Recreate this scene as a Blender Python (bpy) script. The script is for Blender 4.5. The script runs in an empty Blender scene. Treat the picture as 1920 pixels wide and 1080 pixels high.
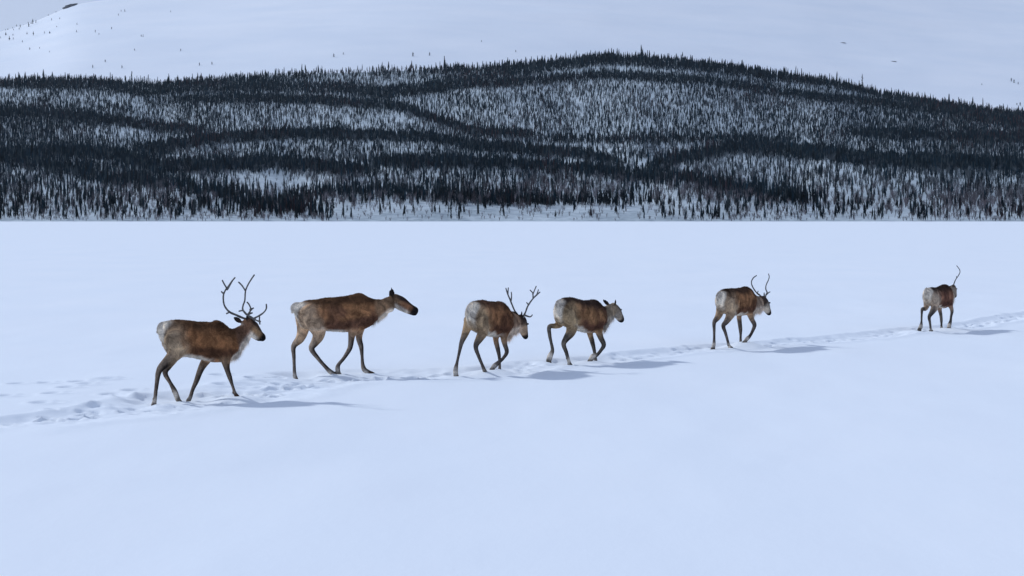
import bpy, bmesh, math, random
import numpy as np
from mathutils import Vector
RND = random.Random(7)
NR = np.random.RandomState(11)
R = math.radians

# ------------------------------------------------------------------ camera
scene = bpy.context.scene
F = 3583.0                      # focal length in pixels of a 1920 px wide frame
CAMH = 2.4
HORIZON = 405.0
TILT = math.atan((540.0 - HORIZON) / F)
cam_data = bpy.data.cameras.new("camera")
cam_data.sensor_width = 36.0
cam_data.lens = F / 1920.0 * 36.0
cam_data.clip_start = 0.5
cam_data.clip_end = 30000.0
cam = bpy.data.objects.new("camera", cam_data)
scene.collection.objects.link(cam)
cam.location = (0, 0, CAMH)
cam.rotation_euler = (math.pi / 2 - TILT, 0, 0)
scene.camera = cam

# ------------------------------------------------------------------ sky and sun
SUN_EL, SUN_AZ = R(35), R(-60)      # azimuth from +Y (view direction), negative = to the left
world = bpy.data.worlds.new("World")
scene.world = world
world.use_nodes = True
wn, wl = world.node_tree.nodes, world.node_tree.links
for n in list(wn): wn.remove(n)
wout = wn.new('ShaderNodeOutputWorld')
wbg = wn.new('ShaderNodeBackground'); wbg.inputs['Strength'].default_value = 0.1
wsky = wn.new('ShaderNodeTexSky'); wsky.sky_type = 'NISHITA'; wsky.sun_disc = False
wsky.sun_elevation = SUN_EL; wsky.sun_rotation = SUN_AZ
wsky.altitude = 600; wsky.air_density = 1.0; wsky.dust_density = 1.5
wmix = wn.new('ShaderNodeMix'); wmix.data_type = 'RGBA'
wmix.inputs[0].default_value = 0.90             # thin even overcast over the clear sky
wl.new(wsky.outputs[0], wmix.inputs[6])
# the cloud is brightest low down and darker overhead
wtc = wn.new('ShaderNodeTexCoord'); wsep = wn.new('ShaderNodeSeparateXYZ'); wl.new(wtc.outputs['Generated'], wsep.inputs[0])
wrmp = wn.new('ShaderNodeValToRGB'); wl.new(wsep.outputs['Z'], wrmp.inputs[0])
for _p, _c in ((0.0, (.545, .645, .875)), (.16, (.46, .55, .77)), (.45, (.31, .375, .55)), (1.0, (.24, .305, .465))):
    _e = wrmp.color_ramp.elements[0] if _p == 0 else (wrmp.color_ramp.elements[1] if _p == 1 else wrmp.color_ramp.elements.new(_p))
    _e.position = _p; _e.color = (*_c, 1)
wsc = wn.new('ShaderNodeVectorMath'); wsc.operation = 'SCALE'; wsc.inputs['Scale'].default_value = 10.0
wl.new(wrmp.outputs[0], wsc.inputs[0]); wl.new(wsc.outputs[0], wmix.inputs[7])
wl.new(wmix.outputs[2], wbg.inputs['Color'])
wl.new(wbg.outputs[0], wout.inputs['Surface'])
sun_data = bpy.data.lights.new("sun", 'SUN')
sun_data.energy = 2.05
sun_data.angle = R(3)
sun_data.color = (0.92, 0.97, 1.03)
sun = bpy.data.objects.new("sun", sun_data)
scene.collection.objects.link(sun)
sd = Vector((math.sin(SUN_AZ) * math.cos(SUN_EL), math.cos(SUN_AZ) * math.cos(SUN_EL), math.sin(SUN_EL)))
sun.rotation_euler = sd.to_track_quat('Z', 'Y').to_euler()
sun.location = (-30, 30, 40)
scene.view_settings.view_transform = 'Standard'
scene.view_settings.look = 'None'
scene.view_settings.exposure = 0.0
scene.view_settings.gamma = 1.0
scene.cycles.max_bounces = 6
scene.cycles.diffuse_bounces = 4

# ------------------------------------------------------------------ helpers
C = scene.collection

def ray(px, py):
    """direction of sight through a pixel of the 1920x1080 frame"""
    x, y, z = (px - 960.0) / F, -(py - 540.0) / F, -1.0
    a = math.pi / 2 - TILT
    return Vector((x, y * math.cos(a) - z * math.sin(a), y * math.sin(a) + z * math.cos(a)))

def ground_at(px, py, z=0.0):
    d = ray(px, py)
    t = (z - CAMH) / d.z
    return Vector((d.x * t, d.y * t, z))

def tag(o, label=None, cat=None, group=None, kind=None):
    if label: o['label'] = label
    if cat: o['category'] = cat
    if group: o['group'] = group
    if kind: o['kind'] = kind
    return o

def np_mesh(name, verts, faces, smooth=True):
    """faces: (n,3) or (n,4) int array"""
    verts = np.asarray(verts, dtype=np.float32); faces = np.asarray(faces, dtype=np.int32)
    me = bpy.data.meshes.new(name)
    n, k = faces.shape
    me.vertices.add(len(verts)); me.vertices.foreach_set('co', verts.ravel())
    me.loops.add(n * k); me.loops.foreach_set('vertex_index', faces.ravel())
    me.polygons.add(n)
    me.polygons.foreach_set('loop_start', np.arange(0, n * k, k, dtype=np.int32))
    me.polygons.foreach_set('use_smooth', np.full(n, smooth, dtype=bool))
    me.update(calc_edges=True)
    return me

def link(name, me, mat=None, parent=None, loc=None):
    o = bpy.data.objects.new(name, me)
    C.objects.link(o)
    if mat: me.materials.append(mat)
    if parent: o.parent = parent
    if loc is not None: o.location = loc
    return o

def vcol(me, name, col):
    a = me.color_attributes.new(name, 'FLOAT_COLOR', 'POINT')
    c = np.ones((len(me.vertices), 4), dtype=np.float32); c[:, :3] = col
    a.data.foreach_set('color', c.ravel())

def sstep(a, b, x):
    t = np.clip((x - a) / (b - a), 0, 1)
    return t * t * (3 - 2 * t)

def vnoise(x, y, seed=0):
    """smooth value noise, vectorised, range -1..1"""
    xi = np.floor(x).astype(np.int64); yi = np.floor(y).astype(np.int64)
    fx = x - xi; fy = y - yi
    fx = fx * fx * (3 - 2 * fx); fy = fy * fy * (3 - 2 * fy)
    def h(i, j):
        n = (i * 374761393 + j * 668265263 + seed * 982451653) & 0x7fffffff
        n = ((n ^ (n >> 13)) * 1274126177) & 0x7fffffff
        n = (n ^ (n >> 16)) & 0xffff
        return n / 32767.5 - 1.0
    a = h(xi, yi) * (1 - fx) + h(xi + 1, yi) * fx
    b = h(xi, yi + 1) * (1 - fx) + h(xi + 1, yi + 1) * fx
    return a * (1 - fy) + b * fy

def fbm(x, y, seed=0, o=3):
    s = 0; a = 1.0
    for k in range(o):
        s = s + a * vnoise(x * 2 ** k, y * 2 ** k, seed + k * 17); a *= .5
    return s

# ------------------------------------------------------------------ materials
def new_mat(name):
    m = bpy.data.materials.new(name); m.use_nodes = True
    nt = m.node_tree; b = nt.nodes['Principled BSDF']
    return m, nt, b

def noise_node(nt, scale, detail=4, rough=.55, vec=None):
    n = nt.nodes.new('ShaderNodeTexNoise'); n.inputs['Scale'].default_value = scale
    n.inputs['Detail'].default_value = detail; n.inputs['Roughness'].default_value = rough
    if vec: nt.links.new(vec, n.inputs['Vector'])
    return n

def ramp_node(nt, fac, stops):
    r = nt.nodes.new('ShaderNodeValToRGB'); nt.links.new(fac, r.inputs[0])
    e = r.color_ramp.elements
    while len(e) < len(stops): e.new(0.5)
    for k, (p, c) in enumerate(stops):
        e[k].position = p; e[k].color = (*c, 1)
    return r

def geo_pos(nt, scale=(1, 1, 1)):
    g = nt.nodes.new('ShaderNodeNewGeometry')
    m = nt.nodes.new('ShaderNodeMapping'); m.inputs['Scale'].default_value = scale
    nt.links.new(g.outputs['Position'], m.inputs['Vector'])
    return m.outputs[0]

def snow_material():
    m, nt, b = new_mat('snow')
    pos = geo_pos(nt, (1, .45, 1))
    n1 = noise_node(nt, .35, 5, .5, pos)
    r = ramp_node(nt, n1.outputs[0], [(.3, (.87, .92, .975)), (.7, (.90, .94, .985))])
    nt.links.new(r.outputs[0], b.inputs['Base Color'])
    b.inputs['Roughness'].default_value = .75
    b.inputs['Specular IOR Level'].default_value = .15
    n2 = noise_node(nt, 9, 6, .6, pos)
    n3 = noise_node(nt, 1.3, 4, .55, geo_pos(nt, (1.6, .5, 1)))
    ad = nt.nodes.new('ShaderNodeMath'); ad.operation = 'MULTIPLY_ADD'
    nt.links.new(n3.outputs[0], ad.inputs[0]); ad.inputs[1].default_value = 1.6
    nt.links.new(n2.outputs[0], ad.inputs[2])
    bp = nt.nodes.new('ShaderNodeBump'); bp.inputs['Strength'].default_value = .16
    bp.inputs['Distance'].default_value = .02
    nt.links.new(ad.outputs[0], bp.inputs['Height']); nt.links.new(bp.outputs[0], b.inputs['Normal'])
    return m

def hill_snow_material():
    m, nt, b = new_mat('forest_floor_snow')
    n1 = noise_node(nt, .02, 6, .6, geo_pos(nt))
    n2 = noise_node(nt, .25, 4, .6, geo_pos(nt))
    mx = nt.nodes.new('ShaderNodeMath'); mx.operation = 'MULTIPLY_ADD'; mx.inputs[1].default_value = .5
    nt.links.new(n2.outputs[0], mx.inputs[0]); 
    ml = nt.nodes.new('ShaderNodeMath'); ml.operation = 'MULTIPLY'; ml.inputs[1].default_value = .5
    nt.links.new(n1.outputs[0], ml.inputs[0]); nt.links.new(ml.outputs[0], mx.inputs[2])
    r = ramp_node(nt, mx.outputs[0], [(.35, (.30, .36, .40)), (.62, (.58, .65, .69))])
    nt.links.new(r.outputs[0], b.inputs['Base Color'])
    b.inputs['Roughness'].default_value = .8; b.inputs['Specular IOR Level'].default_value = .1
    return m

def mountain_snow_material():
    m, nt, b = new_mat('mountain_snow')
    n1 = noise_node(nt, .0035, 7, .6, geo_pos(nt, (1, 1, 4)))
    r = ramp_node(nt, n1.outputs[0], [(.35, (.83, .88, .94)), (.65, (.90, .93, .97))])
    n2 = noise_node(nt, .012, 8, .72, geo_pos(nt, (.5, .5, 3)))
    rk = ramp_node(nt, n2.outputs[0], [(.705, (0, 0, 0)), (.74, (1, 1, 1))])   # bare wind-swept patches
    mx = nt.nodes.new('ShaderNodeMix'); mx.data_type = 'RGBA'
    nt.links.new(rk.outputs[0], mx.inputs[0]); nt.links.new(r.outputs[0], mx.inputs[6])
    mx.inputs[7].default_value = (.42, .41, .42, 1)
    nt.links.new(mx.outputs[2], b.inputs['Base Color'])
    b.inputs['Roughness'].default_value = .8; b.inputs['Specular IOR Level'].default_value = .1
    return m

def attr_material(name, rough=.9, spec=.1):
    m, nt, b = new_mat(name)
    a = nt.nodes.new('ShaderNodeAttribute'); a.attribute_name = 'tint'
    nt.links.new(a.outputs['Color'], b.inputs['Base Color'])
    b.inputs['Roughness'].default_value = rough; b.inputs['Specular IOR Level'].default_value = spec
    return m

def needle_material():
    m, nt, b = new_mat('spruce_needles')
    oi = nt.nodes.new('ShaderNodeObjectInfo')
    n = noise_node(nt, 1.5, 4, .6, geo_pos(nt))
    ad = nt.nodes.new('ShaderNodeMath'); ad.operation = 'MULTIPLY_ADD'; ad.inputs[1].default_value = .5
    nt.links.new(oi.outputs['Random'], ad.inputs[0])
    ml = nt.nodes.new('ShaderNodeMath'); ml.operation = 'MULTIPLY'; ml.inputs[1].default_value = .6
    nt.links.new(n.outputs[0], ml.inputs[0]); nt.links.new(ml.outputs[0], ad.inputs[2])
    r = ramp_node(nt, ad.outputs[0], [(.1, (.005, .012, .018)), (.6, (.010, .022, .030)), (1, (.028, .036, .042))])
    nt.links.new(r.outputs[0], b.inputs['Base Color'])
    b.inputs['Roughness'].default_value = .9; b.inputs['Specular IOR Level'].default_value = .1
    return m

def bark_material():
    m, nt, b = new_mat('bark')
    n = noise_node(nt, 6, 5, .6, geo_pos(nt, (1, 1, .3)))
    r = ramp_node(nt, n.outputs[0], [(.3, (.03, .026, .024)), (.7, (.08, .07, .065))])
    nt.links.new(r.outputs[0], b.inputs['Base Color']); b.inputs['Roughness'].default_value = .95
    return m

def coat_material():
    m, nt, b = new_mat('reindeer_coat')
    a = nt.nodes.new('ShaderNodeAttribute'); a.attribute_name = 'tint'
    tc = nt.nodes.new('ShaderNodeTexCoord')
    mp = nt.nodes.new('ShaderNodeMapping'); mp.inputs['Scale'].default_value = (1.15, 1, .95)
    nt.links.new(tc.outputs['Object'], mp.inputs['Vector'])
    n1 = noise_node(nt, 6, 7, .68, mp.outputs[0]); n1.inputs['Distortion'].default_value = .8
    r1 = ramp_node(nt, n1.outputs[0], [(.32, (.36, .32, .30)), (.5, (1.0, .93, .86)), (.68, (1.85, 1.65, 1.42))])
    n2 = noise_node(nt, 60, 4, .7, mp.outputs[0])
    r2 = ramp_node(nt, n2.outputs[0], [(.3, (.7, .7, .7)), (.7, (1.3, 1.3, 1.3))])
    m1 = nt.nodes.new('ShaderNodeMix'); m1.data_type = 'RGBA'; m1.blend_type = 'MULTIPLY'; m1.inputs[0].default_value = 1
    nt.links.new(a.outputs['Color'], m1.inputs[6]); nt.links.new(r1.outputs[0], m1.inputs[7])
    m2 = nt.nodes.new('ShaderNodeMix'); m2.data_type = 'RGBA'; m2.blend_type = 'MULTIPLY'; m2.inputs[0].default_value = 1
    nt.links.new(m1.outputs[2], m2.inputs[6]); nt.links.new(r2.outputs[0], m2.inputs[7])
    nt.links.new(m2.outputs[2], b.inputs['Base Color'])
    b.inputs['Roughness'].default_value = .95; b.inputs['Specular IOR Level'].default_value = .03
    bp = nt.nodes.new('ShaderNodeBump'); bp.inputs['Strength'].default_value = .7; bp.inputs['Distance'].default_value = .012
    nt.links.new(n2.outputs[0], bp.inputs['Height']); nt.links.new(bp.outputs[0], b.inputs['Normal'])
    return m

def antler_material():
    m, nt, b = new_mat('antler_bone')
    tc = nt.nodes.new('ShaderNodeTexCoord')
    n = noise_node(nt, 14, 5, .6, tc.outputs['Object'])
    r = ramp_node(nt, n.outputs[0], [(.3, (.05, .045, .04)), (.7, (.13, .12, .11))])
    nt.links.new(r.outputs[0], b.inputs['Base Color']); b.inputs['Roughness'].default_value = .6
    return m

def eye_material():
    m, nt, b = new_mat('dark_eye')
    n = noise_node(nt, 30, 2)
    r = ramp_node(nt, n.outputs[0], [(.3, (.006, .005, .005)), (.7, (.015, .012, .01))])
    nt.links.new(r.outputs[0], b.inputs['Base Color']); b.inputs['Roughness'].default_value = .15
    return m

M_SNOW, M_HILL, M_MOUNT = snow_material(), hill_snow_material(), mountain_snow_material()
M_TREE, M_NEEDLE, M_BARK = attr_material('far_foliage'), needle_material(), bark_material()
M_COAT, M_ANTLER, M_EYE = coat_material(), antler_material(), eye_material()

# ------------------------------------------------------------------ the animals' poses
# Joints are read in enlarged details of the herd: (origin x, origin y, scale), so a joint is a point
# of sight; it is put at its own depth by the animal's heading and the joint's side offset.
DEER = []
def deer(**k): DEER.append(k)

deer(name='first', org=(270, 500, 3.858), root=(365, 749), yaw=20,
     label='antlered reindeer with tall branching antlers, rearmost of the line at far left of the snow',
     coat=dict(back=(.10, .055, .032), side=(.17, .10, .058), dark=(.075, .038, .024), hip=(.30, .235, .165),
               neck=(.15, .088, .06), mane=(.72, .68, .62), cheek=(.26, .17, .10), leg=(.14, .115, .095), face=(.035, .025, .022)),
     torso=[((114, 440), (128, 545), .055), ((150, 398), (165, 620), .125), ((230, 382), (250, 655), .165), ((320, 386), (310, 652), .17),
            ((410, 400), (410, 674), .185), ((480, 398), (490, 692), .185), ((535, 386), (545, 694), .17), ((590, 415), (600, 682), .14), ((628, 452), (640, 660), .10)],
     neck=[((590, 420), (600, 670), .13), ((640, 447), (655, 640), .095), ((690, 425), (722, 578), .075), ((735, 380), (765, 520), .06)],
     head=[(748, 400, 46), (775, 442, 58), (803, 473, 50), (830, 499, 40), (852, 512, 33), (862, 521, 26)],
     mane=[((648, 600), 36), ((648, 640), 26)], mane2=[((690, 560), 34), ((668, 610), 30), ((655, 640), 20)],
     ears=[((752, 400), (742, 350), .028, -.055), ((705, 402), (645, 364), .030, .05)],
     eyes=[(797, 432, 1)],
     tail=[(160, 405, 12), (125, 415, 15), (104, 445, 13), (96, 480, 7)],
     legs=dict(
         hind_near=[(215, 520, 78), (240, 605, 58), (190, 668, 43), (113, 745, 25), (92, 850, 16), (80, 950, 15), (70, 1003, 21)],
         hind_far=[(190, 540, 60), (215, 640, 45), (178, 715, 28), (152, 768, 21), (190, 840, 15), (222, 900, 20), (245, 962, 20)],
         fore_near=[(585, 540, 66), (588, 655, 42), (600, 735, 22), (622, 805, 18), (640, 860, 12), (655, 908, 13), (668, 935, 13)],
         fore_far=[(530, 570, 50), (455, 668, 36), (412, 740, 25), (380, 825, 20), (352, 890, 15), (335, 945, 16), (318, 972, 18)]),
     ant_org=(400, 500, 9.818),
     antlers=[  # lists of (points, r0, r1, side): first antler = far, second = near
         (1, [([(690, 985), (560, 950), (420, 890), (300, 835), (220, 745), (188, 650), (187, 520), (230, 420), (270, 370), (340, 270), (400, 200)], 16, 9, (.05, .20, .14)),
              ([(240, 385), (195, 310), (165, 250)], 9, 5, (.16, .18)), ([(190, 500), (148, 458)], 9, 4, (.18, .2)),
              ([(300, 838), (240, 865)], 8, 4, (.12, .13)), ([(250, 420), (350, 258)], 16, 12, (.17, .15)),
              ([(690, 985), (640, 880), (670, 830), (690, 780), (660, 700), (620, 652)], 13, 6, (.05, .04)),
              ([(680, 800), (740, 760)], 18, 6, (.04, .04)), ([(650, 870), (720, 850)], 16, 8, (.04, .04))]),
         (-1, [([(760, 985), (735, 955), (640, 900), (575, 840), (540, 780), (552, 700), (580, 620), (592, 450), (640, 330), (700, 230), (755, 150)], 16, 8, (-.05, -.20, -.12)),
               ([(588, 440), (530, 350), (465, 285)], 10, 4, (-.17, -.19)), ([(540, 805), (470, 820)], 8, 4, (-.15, -.15)),
               ([(735, 960), (840, 905), (930, 840), (975, 770), (975, 690)], 14, 6, (-.05, -.06)),
               ([(755, 965), (820, 1000), (870, 1010)], 12, 7, (-.04, -.02)), ([(848, 1000), (850, 920)], 11, 5, (-.02, -.02)), ([(850, 1000), (858, 1060)], 10, 5, (-.02, -.02))])])

deer(name='second', org=(530, 520, 5.143), root=(625, 703), yaw=10,
     label='antlerless reindeer walking with its long neck stretched forward, behind the small antlered one',
     coat=dict(back=(.10, .055, .032), side=(.21, .13, .078), dark=(.115, .06, .042), hip=(.36, .27, .19),
               neck=(.19, .125, .08), mane=(.66, .62, .56), cheek=(.20, .105, .062), leg=(.17, .145, .125), face=(.03, .022, .022)),
     torso=[((118, 275), (132, 400), .055), ((160, 246), (175, 480), .125), ((240, 218), (250, 505), .165), ((340, 205), (350, 505), .175),
            ((450, 192), (450, 522), .19), ((560, 182), (560, 527), .19), ((650, 168), (650, 527), .19), ((740, 152), (735, 520), .17), ((800, 175), (790, 498), .14), ((850, 203), (850, 470), .11)],
     neck=[((800, 178), (800, 490), .13), ((850, 203), (860, 465), .10), ((910, 215), (915, 412), .078), ((970, 205), (985, 362), .066), ((1040, 175), (1062, 330), .055)],
     head=[(1078, 200, 50), (1113, 234, 66), (1153, 262, 66), (1205, 295, 55), (1248, 317, 48), (1278, 329, 45)],
     mane=[((860, 405), 32), ((892, 420), 18)], mane2=[((905, 385), 24), ((940, 382), 13)],
     ears=[((1070, 205), (1047, 98), .032, -.055), ((1050, 200), (1035, 120), .03, .055)],
     eyes=[(1150, 222, 1)],
     tail=[(180, 256, 16), (122, 258, 18), (92, 290, 17), (92, 345, 9)],
     legs=dict(
         hind_near=[(250, 340, 100), (330, 470, 88), (345, 560, 60), (310, 630, 42), (278, 690, 29), (340, 780, 21), (410, 860, 20), (465, 915, 25), (530, 950, 22)],
         hind_far=[(200, 390, 80), (195, 510, 58), (165, 595, 44), (106, 665, 28), (108, 760, 20), (112, 860, 17), (116, 940, 20), (128, 985, 25)],
         fore_near=[(700, 380, 85), (682, 480, 56), (665, 570, 34), (655, 655, 27), (640, 700, 25), (590, 780, 19), (540, 840, 20), (530, 885, 26), (545, 930, 17)],
         fore_far=[(760, 420, 70), (742, 510, 44), (737, 590, 31), (757, 670, 25), (766, 760, 17), (772, 840, 20), (792, 895, 26), (850, 922, 18)]),
     antlers=[])

deer(name='third', org=(830, 520, 5.4), root=(915, 699), yaw=57,
     label='third reindeer from the left, seen from behind, head lowered under forked upright antlers',
     coat=dict(back=(.11, .06, .04), side=(.18, .11, .068), dark=(.085, .042, .028), hip=(.27, .205, .135),
               neck=(.24, .165, .12), mane=(.70, .62, .54), cheek=(.33, .24, .17), poll=(.05, .036, .032), leg=(.115, .102, .095), face=(.035, .03, .03)),
     torso=[((275, 310), (270, 450), .07), ((302, 252), (300, 520), .13), ((360, 228), (350, 560), .165), ((430, 232), (420, 582), .17),
            ((490, 245), (480, 600), .18), ((550, 243), (540, 608), .18), ((592, 245), (582, 605), .16), ((630, 275), (620, 590), .13), ((655, 320), (645, 560), .10)],
     neck=[((625, 280), (620, 590), .12), ((665, 325), (665, 575), .10), ((705, 352), (705, 570), .085), ((755, 385), (755, 555), .07)],
     head=[(785, 410, 44), (803, 440, 54), (808, 488, 58), (818, 535, 51), (832, 580, 40), (842, 606, 31)],
     mane=[((680, 590), 30), ((678, 615), 16)], mane2=[((650, 590), 28), ((655, 620), 10)],
     ears=[((800, 400), (800, 345), .030, -.06), ((765, 398), (705, 342), .028, .06)],
     eyes=[(842, 465, 1)],
     tail=[(280, 280, 16), (262, 300, 22), (252, 340, 20), (250, 380, 10)],
     legs=dict(
         hind_far=[(275, 430, 60), (252, 500, 46), (226, 575, 36), (190, 665, 24), (166, 770, 17), (146, 860, 16), (132, 935, 26), (135, 1000, 26)],
         hind_near=[(380, 430, 82), (410, 540, 58), (375, 615, 42), (335, 700, 26), (365, 800, 19), (398, 880, 17), (425, 945, 21), (455, 980, 18)],
         fore_far=[(560, 520, 55), (538, 620, 30), (555, 710, 25), (572, 790, 20), (577, 870, 15), (577, 930, 17), (577, 968, 21)],
         fore_near=[(650, 470, 70), (620, 600, 38), (630, 680, 26), (650, 755, 23), (610, 822, 18), (565, 862, 22), (522, 900, 27), (500, 932, 16)]),
     ant_org=(830, 520, 5.4),
     antlers=[
         (1, [([(785, 405), (765, 385), (730, 340), (700, 270), (680, 220), (655, 160), (640, 110)], 9, 5, (.04, .18, .16)),
              ([(692, 240), (698, 190), (695, 150)], 7, 4, (.15, .13)), ([(660, 170), (665, 105)], 6, 4, (.16, .15))]),
         (-1, [([(815, 405), (820, 390), (840, 350), (865, 285), (915, 215), (950, 180), (985, 150)], 9, 5, (-.04, -.18, -.16)),
               ([(915, 215), (912, 160), (885, 130)], 7, 4, (-.17, -.18)), ([(912, 175), (930, 130), (947, 90)], 6, 4, (-.17, -.17)),
               ([(952, 180), (970, 125)], 6, 4, (-.17, -.15)), ([(868, 278), (850, 255)], 5, 3, (-.14, -.14)),
               ([(835, 385), (885, 400), (908, 380)], 8, 4, (-.05, -.04))])])

deer(name='fourth', org=(1010, 540, 6.75), root=(1090, 680), yaw=48,
     label='antlerless reindeer with pale grey neck and one hind leg lifted behind it',
     coat=dict(back=(.05, .033, .028), side=(.19, .125, .078), dark=(.085, .042, .032), hip=(.27, .21, .135),
               neck=(.25, .205, .155), mane=(.50, .47, .43), cheek=(.30, .26, .22), leg=(.12, .112, .10), face=(.07, .062, .058)),
     torso=[((232, 215), (232, 390), .065), ((268, 152), (268, 450), .13), ((340, 120), (340, 490), .17), ((420, 118), (420, 512), .18),
            ((500, 138), (510, 542), .19), ((580, 160), (590, 568), .19), ((650, 148), (655, 575), .18), ((710, 145), (705, 565), .155), ((755, 172), (750, 545), .125), ((795, 225), (785, 500), .10)],
     neck=[((745, 165), (740, 540), .13), ((800, 222), (790, 490), .10), ((850, 226), (850, 440), .085), ((905, 198), (915, 412), .07)],
     head=[(935, 228, 52), (962, 266, 66), (990, 310, 69), (1015, 353, 58), (1038, 388, 50), (1052, 405, 41)],
     mane=[((835, 480), 30), ((842, 515), 18)], mane2=[((870, 440), 28), ((858, 480), 18)],
     ears=[((968, 225), (972, 148), .032, -.06), ((890, 215), (810, 146), .030, .055)],
     eyes=[(1020, 262, 1)],
     tail=[(262, 160, 20), (238, 185, 26), (225, 225, 22), (222, 265, 10)],
     legs=dict(
         hind_far=[(262, 370, 68), (268, 450, 52), (215, 480, 36), (135, 490, 29), (140, 600, 24), (160, 700, 21), (175, 790, 25), (145, 860, 36), (125, 922, 34)],
         hind_near=[(370, 340, 105), (420, 480, 78), (400, 570, 60), (350, 640, 44), (315, 710, 32), (345, 800, 26), (370, 885, 23), (393, 970, 24)],
         fore_far=[(640, 480, 60), (650, 580, 38), (675, 670, 32), (700, 770, 26), (714, 860, 20), (722, 910, 22), (728, 955, 23)],
         fore_near=[(765, 400, 85), (758, 520, 56), (782, 620, 38), (825, 718, 31), (790, 785, 24), (740, 845, 25), (690, 865, 38), (645, 925, 26)]),
     antlers=[])

deer(name='fifth', org=(1310, 500, 6.35), root=(1390, 651), yaw=57,
     label='reindeer with two thin curved unbranched antlers and one foreleg raised from the snow',
     coat=dict(back=(.07, .042, .03), side=(.19, .12, .075), dark=(.095, .048, .032), hip=(.30, .235, .17),
               neck=(.30, .23, .18), mane=(.66, .60, .54), cheek=(.42, .38, .33), poll=(.05, .036, .032), leg=(.115, .102, .095), face=(.03, .026, .028)),
     torso=[((238, 345), (242, 470), .06), ((268, 290), (272, 530), .12), ((322, 262), (320, 560), .16), ((390, 258), (380, 575), .165),
            ((450, 257), (440, 582), .175), ((510, 246), (500, 582), .175), ((560, 234), (560, 578), .155), ((605, 262), (605, 560), .125), ((635, 312), (630, 540), .10)],
     neck=[((600, 262), (600, 560), .12), ((645, 315), (645, 548), .095), ((688, 345), (688, 540), .08), ((730, 365), (735, 530), .068)],
     head=[(758, 385, 45), (778, 412, 53), (795, 452, 56), (809, 496, 51), (828, 534, 41), (841, 556, 31)],
     mane=[((660, 540), 28), ((662, 560), 14)], mane2=[((640, 545), 26), ((640, 570), 10)],
     ears=[((782, 368), (778, 304), .030, -.06), ((745, 380), (700, 350), .028, .06)],
     eyes=[(822, 420, 1)],
     tail=[(255, 305, 15), (230, 330, 20), (220, 365, 18), (222, 400, 9)],
     legs=dict(
         hind_far=[(270, 440, 58), (248, 555, 45), (220, 612, 35), (185, 665, 25), (185, 760, 18), (185, 850, 16), (182, 925, 22), (168, 982, 25)],
         hind_near=[(350, 420, 80), (380, 540, 62), (360, 605, 44), (327, 658, 34), (293, 705, 26), (320, 790, 20), (342, 870, 17), (358, 930, 19), (378, 965, 20)],
         fore_far=[(510, 480, 52), (482, 580, 32), (488, 660, 27), (497, 740, 25), (500, 820, 16), (500, 890, 18), (507, 940, 22)],
         fore_near=[(600, 430, 68), (608, 555, 38), (635, 630, 30), (665, 695, 27), (640, 770, 20), (610, 825, 20), (575, 860, 26), (545, 900, 18)]),
     ant_org=(1310, 500, 6.35),
     antlers=[
         (1, [([(760, 375), (735, 345), (690, 310), (645, 245), (628, 185), (650, 135), (690, 105)], 8, 5, (.04, .18, .12)),
              ([(700, 315), (708, 290)], 5, 3, (.07, .07))]),
         (-1, [([(795, 370), (802, 335), (815, 305), (800, 270), (803, 220), (830, 160), (840, 120), (832, 85)], 8, 4, (-.04, -.14, -.14)),
               ([(803, 335), (830, 312), (850, 300)], 8, 4, (-.05, -.04))])])

deer(name='sixth', org=(1700, 485, 7.2), root=(1758, 619), yaw=60,
     label='reindeer walking away with a single thin curved antler, leading the line at far right',
     coat=dict(back=(.05, .034, .028), side=(.17, .105, .085), dark=(.085, .042, .036), hip=(.32, .27, .22),
               neck=(.36, .31, .26), mane=(.60, .56, .52), cheek=(.22, .19, .17), poll=(.05, .036, .032), leg=(.10, .095, .09), face=(.025, .022, .022)),
     torso=[((262, 435), (266, 560), .06), ((292, 396), (292, 620), .12), ((340, 388), (335, 640), .155), ((390, 390), (385, 650), .165),
            ((430, 385), (430, 660), .175), ((470, 364), (470, 668), .175), ((512, 342), (510, 665), .155), ((545, 368), (548, 648), .125), ((568, 398), (570, 610), .095)],
     neck=[((540, 365), (545, 640), .12), ((575, 385), (585, 590), .09), ((600, 378), (612, 540), .075), ((622, 360), (635, 490), .06)],
     head=[(626, 378, 38), (632, 404, 44), (638, 434, 43), (644, 466, 37), (650, 492, 31), (654, 508, 26)],
     mane=[((600, 600), 26), ((602, 620), 12)], mane2=[((620, 560), 22), ((622, 580), 10)],
     ears=[((636, 372), (640, 318), .028, -.06), ((612, 385), (560, 378), .026, .055)],
     eyes=[(655, 400, 1)],
     tail=[(272, 400, 14), (250, 430, 18), (238, 470, 16), (240, 510, 9)],
     legs=dict(
         hind_far=[(275, 550, 52), (268, 635, 40), (248, 678, 30), (210, 682, 22), (203, 760, 16), (200, 850, 15), (192, 910, 27), (172, 955, 27)],
         hind_near=[(365, 530, 72), (382, 640, 55), (350, 710, 38), (305, 785, 25), (314, 860, 18), (323, 930, 16), (330, 978, 19)],
         fore_far=[(455, 570, 50), (445, 680, 30), (460, 750, 23), (468, 830, 21), (470, 900, 15), (474, 950, 18)],
         fore_near=[(565, 540, 58), (595, 640, 32), (612, 710, 24), (600, 780, 18), (592, 845, 20), (578, 890, 28), (568, 935, 23)]),
     ant_org=(1700, 485, 7.2),
     antlers=[
         (-1, [([(632, 372), (640, 335), (660, 285), (700, 225), (720, 180), (710, 140), (675, 95)], 7, 4, (-.04, -.12, -.12)),
               ([(675, 262), (672, 240)], 4, 3, (-.08, -.08))])])

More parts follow.
